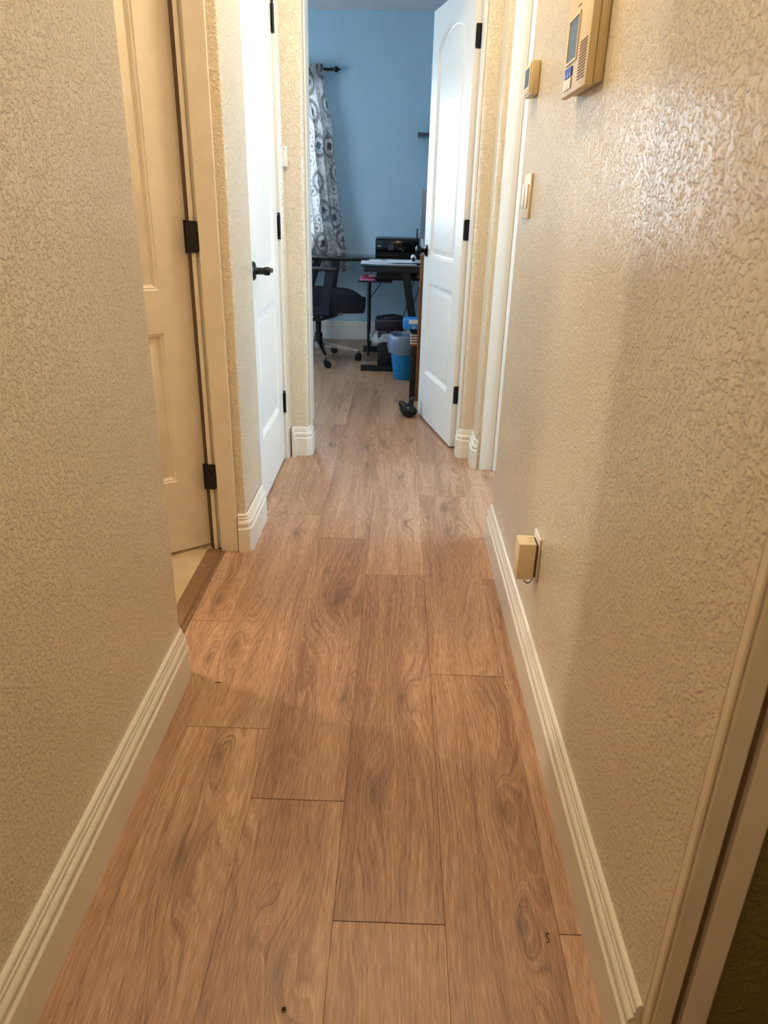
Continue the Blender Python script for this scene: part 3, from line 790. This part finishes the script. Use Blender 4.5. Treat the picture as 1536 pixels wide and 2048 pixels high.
# papers
PAP = mat('white_paper', srgb(240, 242, 248), 0.8, var=0.03)
rnd = random.Random(3)
for i, (x0, x1, y0, y1, rz, lab) in enumerate((
        (-0.285, 0.12, 5.46, 5.76, 0.03, 'wide white sheet lying flat at the bottom of the papers on the desk'),
        (-0.235, -0.02, 5.55, 5.85, -0.05, 'white sheet with printed grey bars on the left of the desk'),
        (-0.09, 0.17, 5.50, 5.78, 0.09, 'white sheet under the rolled paper on the desk'))):
    bm = bmesh.new(); cx, cy = (x0 + x1) / 2, (y0 + y1) / 2
    gx_, gy_ = 12, 6; hx, hy = (x1 - x0) / 2, (y1 - y0) / 2
    V = [[[bm.verts.new((-hx + 2 * hx * a / gx_, -hy + 2 * hy * b_ / gy_, 0.0010 + dz + (0.002 * math.exp(-((a - 0) / 2.0) ** 2) if i != 1 else 0))) for a in range(gx_ + 1)] for b_ in range(gy_ + 1)] for dz in (0, 0.002)]
    for b_ in range(gy_):
        for a in range(gx_):
            bm.faces.new((V[0][b_][a], V[0][b_][a + 1], V[0][b_ + 1][a + 1], V[0][b_ + 1][a]))
            bm.faces.new((V[1][b_][a], V[1][b_][a + 1], V[1][b_ + 1][a + 1], V[1][b_ + 1][a]))
    for (r0, r1) in ((V[0][0], V[1][0]), (V[0][-1], V[1][-1]), ([q[0] for q in V[0]], [q[0] for q in V[1]]), ([q[-1] for q in V[0]], [q[-1] for q in V[1]])):
        for a in range(len(r0) - 1): bm.faces.new((r0[a], r0[a + 1], r1[a + 1], r1[a]))
    o = link('paper_sheet', bm, PAP, None, 60, (cx, cy, 0.7505 + 0.0058 * i)); o.rotation_euler.z = rz
    tag(o, lab, 'paper')
    if i == 1:
        for q in range(5):
            bx('printed_bar', mat('print_grey', srgb(150, 156, 172), 0.8), (-0.01 + q * 0.022, 0.002 + q * 0.022, -0.04, 0.12, 0.0032, 0.0036), o)
bm = bmesh.new()
n = 20
ro = [(0.019 * math.cos(2 * PI * k / n), 0.019 * math.sin(2 * PI * k / n)) for k in range(n)]
ri = [(0.0155 * math.cos(2 * PI * k / n), 0.0155 * math.sin(2 * PI * k / n)) for k in range(n)]
A = [[bm.verts.new((a, y_, b_)) for a, b_ in pr] for pr in (ro, ri) for y_ in (-0.12, 0.12)]
for k in range(n):
    j = (k + 1) % n
    bm.faces.new((A[0][k], A[0][j], A[1][j], A[1][k])); bm.faces.new((A[2][k], A[2][j], A[3][j], A[3][k]))
    bm.faces.new((A[0][k], A[0][j], A[2][j], A[2][k])); bm.faces.new((A[1][k], A[1][j], A[3][j], A[3][k]))
o = link('rolled_paper', bm, PAP, None, 60, (0.100, 5.60, 0.7900)); tag(o, 'rolled white paper lying open-ended on the loose sheets', 'paper roll')
for nm, lab, col, d, cat in (('folder', 'red folder on the pull-out tray under the desk', srgb(176, 30, 60), (-0.275, -0.172, 5.52, 5.80, 0.6465, 0.652), 'folder'),
                        ('folder', 'pink folder at the bottom of the pull-out tray', srgb(208, 120, 170), (-0.290, -0.172, 5.46, 5.78, 0.6385, 0.646), 'folder'),
                        ('envelope', 'small white envelope lying on the red folder', srgb(220, 214, 205), (-0.228, -0.170, 5.60, 5.72, 0.6525, 0.656), 'envelope')):
    o = bx(nm, mat('c_' + lab[:9], col, 0.5), d, None, 0.0008); tag(o, lab, cat)

# ------------------------------------------------------------------ office chair
t = thing('office_chair', 'black swivel office chair with armrests and chrome star base', 'chair', (-0.62, 5.72, 0), 0)
def seatmesh():
    bm = bmesh.new(); nx, ny = 22, 14
    top = {}; bot = {}
    for i in range(nx + 1):
        for j in range(ny + 1):
            u = i / nx; v = j / ny * 2 - 1
            x = -0.06 + 0.42 * u; wdt = 0.235 * (1 - 0.25 * max(0, u - 0.7) ** 1.2 * 3.3)
            y = v * wdt
            rim = (1 - abs(v) ** 4) * (1 - max(0, (u - 0.55) / 0.45) ** 2.6)
            zt = 0.475 + 0.085 * rim - 0.02 * u
            zb = 0.385 + 0.03 * (1 - u) * 0 + 0.0
            top[i, j] = bm.verts.new((x, y, max(zt, 0.47))); bot[i, j] = bm.verts.new((x, y, zb + 0.01 * (abs(v) ** 3)))
    for i in range(nx):
        for j in range(ny):
            bm.faces.new((top[i, j], top[i + 1, j], top[i + 1, j + 1], top[i, j + 1]))
            bm.faces.new((bot[i, j], bot[i, j + 1], bot[i + 1, j + 1], bot[i + 1, j]))
    for i in range(nx):
        for j in (0, ny): bm.faces.new((top[i, j], top[i + 1, j], bot[i + 1, j], bot[i, j]))
    for j in range(ny):
        for i in (0, nx): bm.faces.new((top[i, j], top[i, j + 1], bot[i, j + 1], bot[i, j]))
    return bm
link('seat', seatmesh(), BLKFAB, t, 50)
bm = bmesh.new(); nx, nz = 12, 16; F_ = {}
for s in (0, 1):
    for i in range(nx + 1):
        for k in range(nz + 1):
            v = i / nx * 2 - 1; h = k / nz
            F_[s, i, k] = bm.verts.new((-0.20 - 0.10 * h + 0.05 * v * v + 0.03 * math.sin(h * PI) - 0.03 * s, v * (0.22 - 0.03 * h), 0.56 + 0.52 * h))
for i in range(nx):
    for k in range(nz):
        for s in (0, 1): bm.faces.new((F_[s, i, k], F_[s, i + 1, k], F_[s, i + 1, k + 1], F_[s, i, k + 1]))
for i in range(nx):
    for k in (0, nz): bm.faces.new((F_[0, i, k], F_[0, i + 1, k], F_[1, i + 1, k], F_[1, i, k]))
for k in range(nz):
    for i in (0, nx): bm.faces.new((F_[0, i, k], F_[0, i, k + 1], F_[1, i, k + 1], F_[1, i, k]))
link('backrest', bm, BLKFAB, t, 50)
bm = bmesh.new(); tube(bm, [(-0.02, 0, 0.36), (-0.16, 0, 0.37), (-0.23, 0, 0.50), (-0.26, 0, 0.80)], 0.022, 10); link('back_support', bm, BLKPL, t, 50)
for s in (-1, 1):
    bm = bmesh.new(); box(bm, -0.10, 0.165 if s < 0 else 0.245, s * 0.27 - 0.035, s * 0.27 + 0.035, 0.700 if s < 0 else 0.735, 0.722 if s < 0 else 0.757, bevel=0.009, seg=3)
    ar = link('armrest', bm, mat('grey_black_pad', srgb(38, 38, 42), 0.3), t, 40)
    zt_ = 0.700 if s < 0 else 0.735
    bm = bmesh.new(); prism(bm, [(-0.16, 0.40), (-0.10, 0.40), (0.005, zt_), (-0.055, zt_)], 'y', s * 0.27 - 0.014, s * 0.27 + 0.014)
    prism(bm, [(0.045, 0.44), (0.105, 0.44), (0.150, zt_), (0.085, zt_)], 'y', s * 0.27 - 0.014, s * 0.27 + 0.014)
    prism(bm, [(-0.15, 0.385), (0.11, 0.385), (0.11, 0.445), (-0.15, 0.445)], 'y', s * 0.27 - 0.012, s * 0.27 + 0.012)
    link('arm_post', bm, mat('navy_black_plastic', srgb(16, 20, 38), 0.4), t)
bm = bmesh.new(); prism(bm, [(-0.09, 0.385), (0.22, 0.385), (0.13, 0.345), (0.02, 0.31), (-0.09, 0.315)], 'y', -0.09, 0.09); mech = link('tilt_mechanism', bm, BLKPL, t)
for xx in (-0.03, 0.035):
    bm = bmesh.new(); lathe(bm, [(0.006, 0), (0.006, 0.003), (0.003, 0.005)], 10, Matrix.Translation((xx, -0.09, 0.345)) @ Matrix.Rotation(PI / 2, 4, 'X')); link('bolt', bm, CHROME, mech)
bm = bmesh.new(); tube(bm, [(0.06, -0.10, 0.405), (0.12, -0.17, 0.398), (0.20, -0.24, 0.390)], [0.006, 0.008, 0.010], 8); link('tilt_lever', bm, mat('grey_lever', srgb(120, 118, 125), 0.35), t, 50)
bm = bmesh.new(); lathe(bm, [(0.022, 0.19), (0.022, 0.32)], 16); lathe(bm, [(0.031, 0.12), (0.031, 0.21), (0.026, 0.215)], 16); link('gas_column', bm, BLKPL, t, 40)
bm = bmesh.new(); lathe(bm, [(0.03, 0.09), (0.05, 0.10), (0.05, 0.135), (0.035, 0.15)], 20); link('hub', bm, CHROME, t, 40)
for k in range(5):
    a = math.radians(-74 + 72 * k); c_, s_ = math.cos(a), math.sin(a)
    bm = bmesh.new()
    Rm = Matrix.Rotation(a, 4, 'Z')
    A = [(0.035, -0.018, 0.105), (0.035, 0.018, 0.105), (0.035, 0.018, 0.150), (0.035, -0.018, 0.150)]
    B = [(0.315, -0.009, 0.078), (0.315, 0.009, 0.078), (0.315, 0.009, 0.092), (0.315, -0.009, 0.092)]
    va = [bm.verts.new(Rm @ Vector(q)) for q in A]; vb = [bm.verts.new(Rm @ Vector(q)) for q in B]
    bm.faces.new(va); bm.faces.new(vb)
    for i in range(4): bm.faces.new((va[i], va[(i + 1) % 4], vb[(i + 1) % 4], vb[i]))
    bmesh.ops.bevel(bm, geom=list(bm.edges), offset=0.003, segments=2, affect='EDGES')
    leg = link('leg', bm, CHROME, t, 40)
    bm = bmesh.new(); cx, cy = 0.315 * c_, 0.315 * s_
    tube(bm, [(cx, cy, 0.05), (cx, cy, 0.085)], 0.006, 8)
    wa = a + PI / 2 + 0.3 * k
    for off in (-0.013, 0.013):
        Mx = Matrix.Translation((cx + 0.012 * math.cos(wa) + off * math.sin(wa), cy + 0.012 * math.sin(wa) - off * math.cos(wa), 0.027)) @ Matrix.Rotation(wa, 4, 'Z') @ Matrix.Rotation(PI / 2, 4, 'X')
        lathe(bm, [(0.020, -0.009), (0.027, -0.006), (0.027, 0.006), (0.020, 0.009)], 18, Mx)
    Mx = Matrix.Translation((cx, cy, 0.042)) @ Matrix.Rotation(wa, 4, 'Z') @ Matrix.Rotation(PI / 2, 4, 'X')
    lathe(bm, [(0.018, -0.0225), (0.020, -0.020), (0.020, 0.020), (0.018, 0.0225)], 14, Mx)
    link('caster', bm, BLKPL, leg, 40)

# ------------------------------------------------------------------ bins
def crumple(name, m, parent, prof, cx=0, cy=0, amp=0.01, seed=1, sx=1.0, sy=1.0, n=48):
    rr = random.Random(seed); ph = [rr.uniform(0, 6.28) for _ in range(6)]
    bm = bmesh.new(); rings = []
    for qi, (r, z) in enumerate(prof):
        ring = []
        for k in range(n):
            a = 2 * PI * k / n
            d = amp * (math.sin(7 * a + ph[0] + z * 40) * 0.5 + math.sin(13 * a + ph[1] - z * 60) * 0.35 + math.sin(23 * a + ph[2]) * 0.25)
            ring.append(bm.verts.new((cx + (r + d) * math.cos(a) * sx, cy + (r + d) * math.sin(a) * sy, z + amp * 0.8 * math.sin(5 * a + ph[3] + qi))))
        rings.append(ring)
    for i in range(len(rings) - 1):
        for k in range(n):
            bm.faces.new((rings[i][k], rings[i][(k + 1) % n], rings[i + 1][(k + 1) % n], rings[i + 1][k]))
    return link(name, bm, m, parent, 30)
BAG = glassy('clear_bag_film', (0.93, 0.96, 1, 1), 0.25, 0.20)
BAGD = glassy('cloudy_bag_film', (0.85, 0.88, 0.92, 1), 0.3, 0.30)
t = thing('waste_bin', 'blue plastic waste bin with clear liner beside the open door', 'bin', (0.055, 5.15, 0))
bm = bmesh.new()
lathe(bm, [(0.072, 0.0), (0.076, 0.004), (0.112, 0.290), (0.117, 0.292), (0.117, 0.300), (0.110, 0.300), (0.105, 0.285), (0.070, 0.010)], 40)
link('body', bm, mat('blue_plastic', srgb(10, 118, 176), 0.4, var=0.03), t, 40)
crumple('liner', BAG, t, [(0.100, 0.26), (0.106, 0.306), (0.116, 0.316), (0.124, 0.305), (0.127, 0.27), (0.122, 0.235), (0.116, 0.205), (0.110, 0.185)], amp=0.006, seed=4)
t = thing('paper_shredder', 'black shredder standing on its bin under the desk', 'shredder', (-0.062, 5.50, 0))
bx('bin_body', mat('matt_black_bin', srgb(12, 12, 14), 0.55), (-0.085, 0.10, -0.07, 0.11, 0.001, 0.275), t, 0.006)
bx('shredder_head', mat('navy_head', srgb(18, 22, 34), 0.4), (-0.108, 0.112, -0.085, 0.125, 0.285, 0.375), t, 0.016, 3)
bm = bmesh.new(); tube(bm, [(-0.075, -0.02, 0.374), (-0.045, -0.02, 0.390), (0.02, -0.02, 0.398), (0.075, -0.02, 0.391), (0.10, -0.02, 0.374)], 0.008, 8); link('carry_handle', bm, BLKPL, t, 50)
bx('feed_slot', mat('slot_light', srgb(130, 132, 138), 0.4), (-0.060, -0.005, -0.06, -0.048, 0.3752, 0.377), t)
t2 = crumple('bag', BAGD, t, [(0.075, 0.300), (0.095, 0.285), (0.118, 0.25), (0.135, 0.215), (0.132, 0.200), (0.11, 0.205)], cx=-0.02, cy=0.02, amp=0.010, seed=9, sx=1.05, sy=0.85)

# ------------------------------------------------------------------ bookcase behind the door, with its contents
BROWN = mat('brown_laminate', srgb(128, 78, 42), 0.45, var=0.15, scale=25)
t = thing('bookcase', 'brown wooden bookcase seen edge-on behind the open office door', 'bookcase', (0.13, 4.52, 0))
bx('side_panel', BROWN, (-0.008, 0.012, -0.02, 0.0, 0.0, 0.885), t, 0.001)
bx('back_panel', BROWN, (0.013, 0.62, -0.016, -0.004, 0.0, 0.885), t)
bx('top', BROWN, (-0.002, 0.62, 0.0005, 0.26, 0.865, 0.885), t, 0.001)
bx('post', BLKPL, (-0.045, -0.0085, -0.012, 0.02, 0.0, 0.345), t, 0.001)
for z in (0.345, 0.425): bx('shelf', BLKPL if z > 0.4 else BROWN, (-0.052, 0.60, 0.0005, 0.25, z, z + 0.010), t)
bx('side_panel', BROWN, (0.60, 0.62, 0.0005, 0.26, 0.0, 0.864), t, 0.001)
for i in range(4):
    o = bx('notebook', mat('cream_pages', srgb(205, 196, 186), 0.7), (0.084 + 0.001 * (i % 2), 0.30, 4.535, 4.72, 0.3555 + i * 0.0165, 0.3555 + i * 0.0165 + 0.0095), None, 0.001)
    bx('cover', mat('dark_brown_cover', srgb(62, 44, 38), 0.6), (0.086, 0.30, 4.534, 4.72, 0.3655 + i * 0.0165, 0.3655 + i * 0.0165 + 0.0055), o)
    tag(o, ['lowest of the four cream notebooks stacked on the bookcase shelf', 'second from the bottom of the four stacked notebooks',
            'second from the top of the four stacked notebooks', 'topmost of the four cream notebooks stacked on the shelf'][i], 'notebook', 'notebooks stacked on the bookcase shelf')
t = thing('wipes_pack', 'blue and white wet-wipe pack on the bookcase shelf', 'package', (0.098, 4.60, 0.436))
bm = bmesh.new(); box(bm, -0.066, 0.12, -0.05, 0.05, 0.0, 0.072, bevel=0.014, seg=3); link('pack', bm, mat('bright_blue_film', srgb(28, 128, 204), 0.3, var=0.12, scale=25), t, 50)
bx('top_label', mat('white_label', srgb(220, 226, 236), 0.4), (-0.030, 0.115, -0.0515, -0.0505, 0.040, 0.066), t)
bm = bmesh.new(); lathe(bm, [(0.006, 0), (0.009, 0), (0.009, 0.001), (0.006, 0.001), (0.006, 0)], 20, Matrix.Translation((0.002, -0.0508, 0.020)) @ Matrix.Rotation(PI / 2, 4, 'X'), cap0=False, cap1=False)
link('ring_emblem', bm, WHITEP, t)
o = bx('leaning_frame', mat('grey_blue_frame', srgb(104, 122, 142), 0.35), (0.103, 0.36, 4.56, 4.575, 0.0, 0.355), None, 0.002)
o.location = (0.012, 0.0, 0.8855); o.rotation_euler = (math.radians(0), math.radians(0), 0)
tag(o, 'grey-blue framed panel standing on the bookcase behind the door', 'frame')
bm = bmesh.new(); lathe(bm, [(0.016, 0.0), (0.019, 0.085), (0.0175, 0.085), (0.0148, 0.003)], 20)
o = link('clear_cup', bm, glassy('clear_acrylic', (0.9, 0.93, 0.96, 1), 0.05, 0.3), None, 50, (0.142, 4.532, 0.8855)); tag(o, 'clear plastic cup on the bookcase behind the door knob', 'cup')
o = bx('wall_shelf', mat('dark_glass_shelf', srgb(66, 74, 80), 0.25), (0.115, 0.62, 6.50, 6.698, 1.660, 1.685), None, 0.003)
tag(o, 'grey wall shelf on the blue wall partly hidden by the door', 'shelf')

# ------------------------------------------------------------------ duck-shaped door stop
def duck():
    bm = bmesh.new()
    bmesh.ops.create_uvsphere(bm, u_segments=28, v_segments=18, radius=1.0)
    for v in bm.verts:
        x, y, z = v.co
        rise = max(0.0, -x - 0.45) * 0.030
        v.co = Vector((x * 0.055, y * 0.041 * (1 - 0.15 * abs(x)), 0.040 + z * (0.042 if z > 0 else 0.040) - 0.010 * max(0, x) * (z > 0) + rise))
    bmesh.ops.transform(bm, matrix=Matrix.Identity(4), verts=bm.verts)
    tube(bm, [(-0.030, 0, 0.066), (-0.044, 0, 0.080), (-0.052, 0, 0.090), (-0.056, 0, 0.097)], [0.024, 0.018, 0.011, 0.004], 12)
    return bm
GB = mat('glossy_black_ceramic', srgb(14, 15, 20), 0.22, var=0.1)
t = thing('duck_door_stop', 'black duck-shaped door stop on the floor against the office door', 'door stop', (0.078, 4.130, 0.0))
link('body', duck(), GB, t, 60)
bm = bmesh.new(); tube(bm, [(0.012, 0, 0.050), (0.016, 0, 0.080), (0.020, 0, 0.098), (0.022, 0, 0.112), (0.019, 0, 0.124)], [0.020, 0.015, 0.013, 0.015, 0.006], 14); link('neck_and_head', bm, GB, t, 60)
bm = bmesh.new(); tube(bm, [(0.016, -0.006, 0.112), (0.004, -0.016, 0.104), (-0.004, -0.022, 0.094)], [0.008, 0.005, 0.0025], 10); link('beak', bm, GB, t, 60)

# ------------------------------------------------------------------ bits on the floor
def bit(name, lab, loc, pts, r, col):
    bm = bmesh.new(); tube(bm, pts, r, 6)
    o = link(name, bm, mat('bit_' + name, col, 0.7), None, 60, loc); tag(o, lab, 'crumb')
bit('crumb', 'tiny black crumb on the oak floor at the front of the view', (-0.146, 0.719, 0.0), [(-0.003, 0, 0.003), (0, 0.001, 0.004), (0.003, 0.002, 0.003)], [0.0015, 0.003, 0.0018], srgb(20, 14, 10))
bit('hair_curl', 'small dark curled thread on the floor near the right baseboard', (0.292, 0.856, 0.0), [(0.004, 0.008, 0.001), (0.0, 0.010, 0.001), (-0.003, 0.006, 0.001), (0.0, 0.0, 0.001), (0.001, -0.006, 0.001), (-0.004, -0.008, 0.001)], 0.0008, srgb(60, 34, 18))
bit('splinter', 'short dark splinter on the floor by the left baseboard end', (-0.442, 1.538, 0.0), [(-0.008, -0.001, 0.001), (0.0, 0.001, 0.0012), (0.008, 0.001, 0.001)], 0.001, srgb(70, 34, 20))
print('planks', npl)
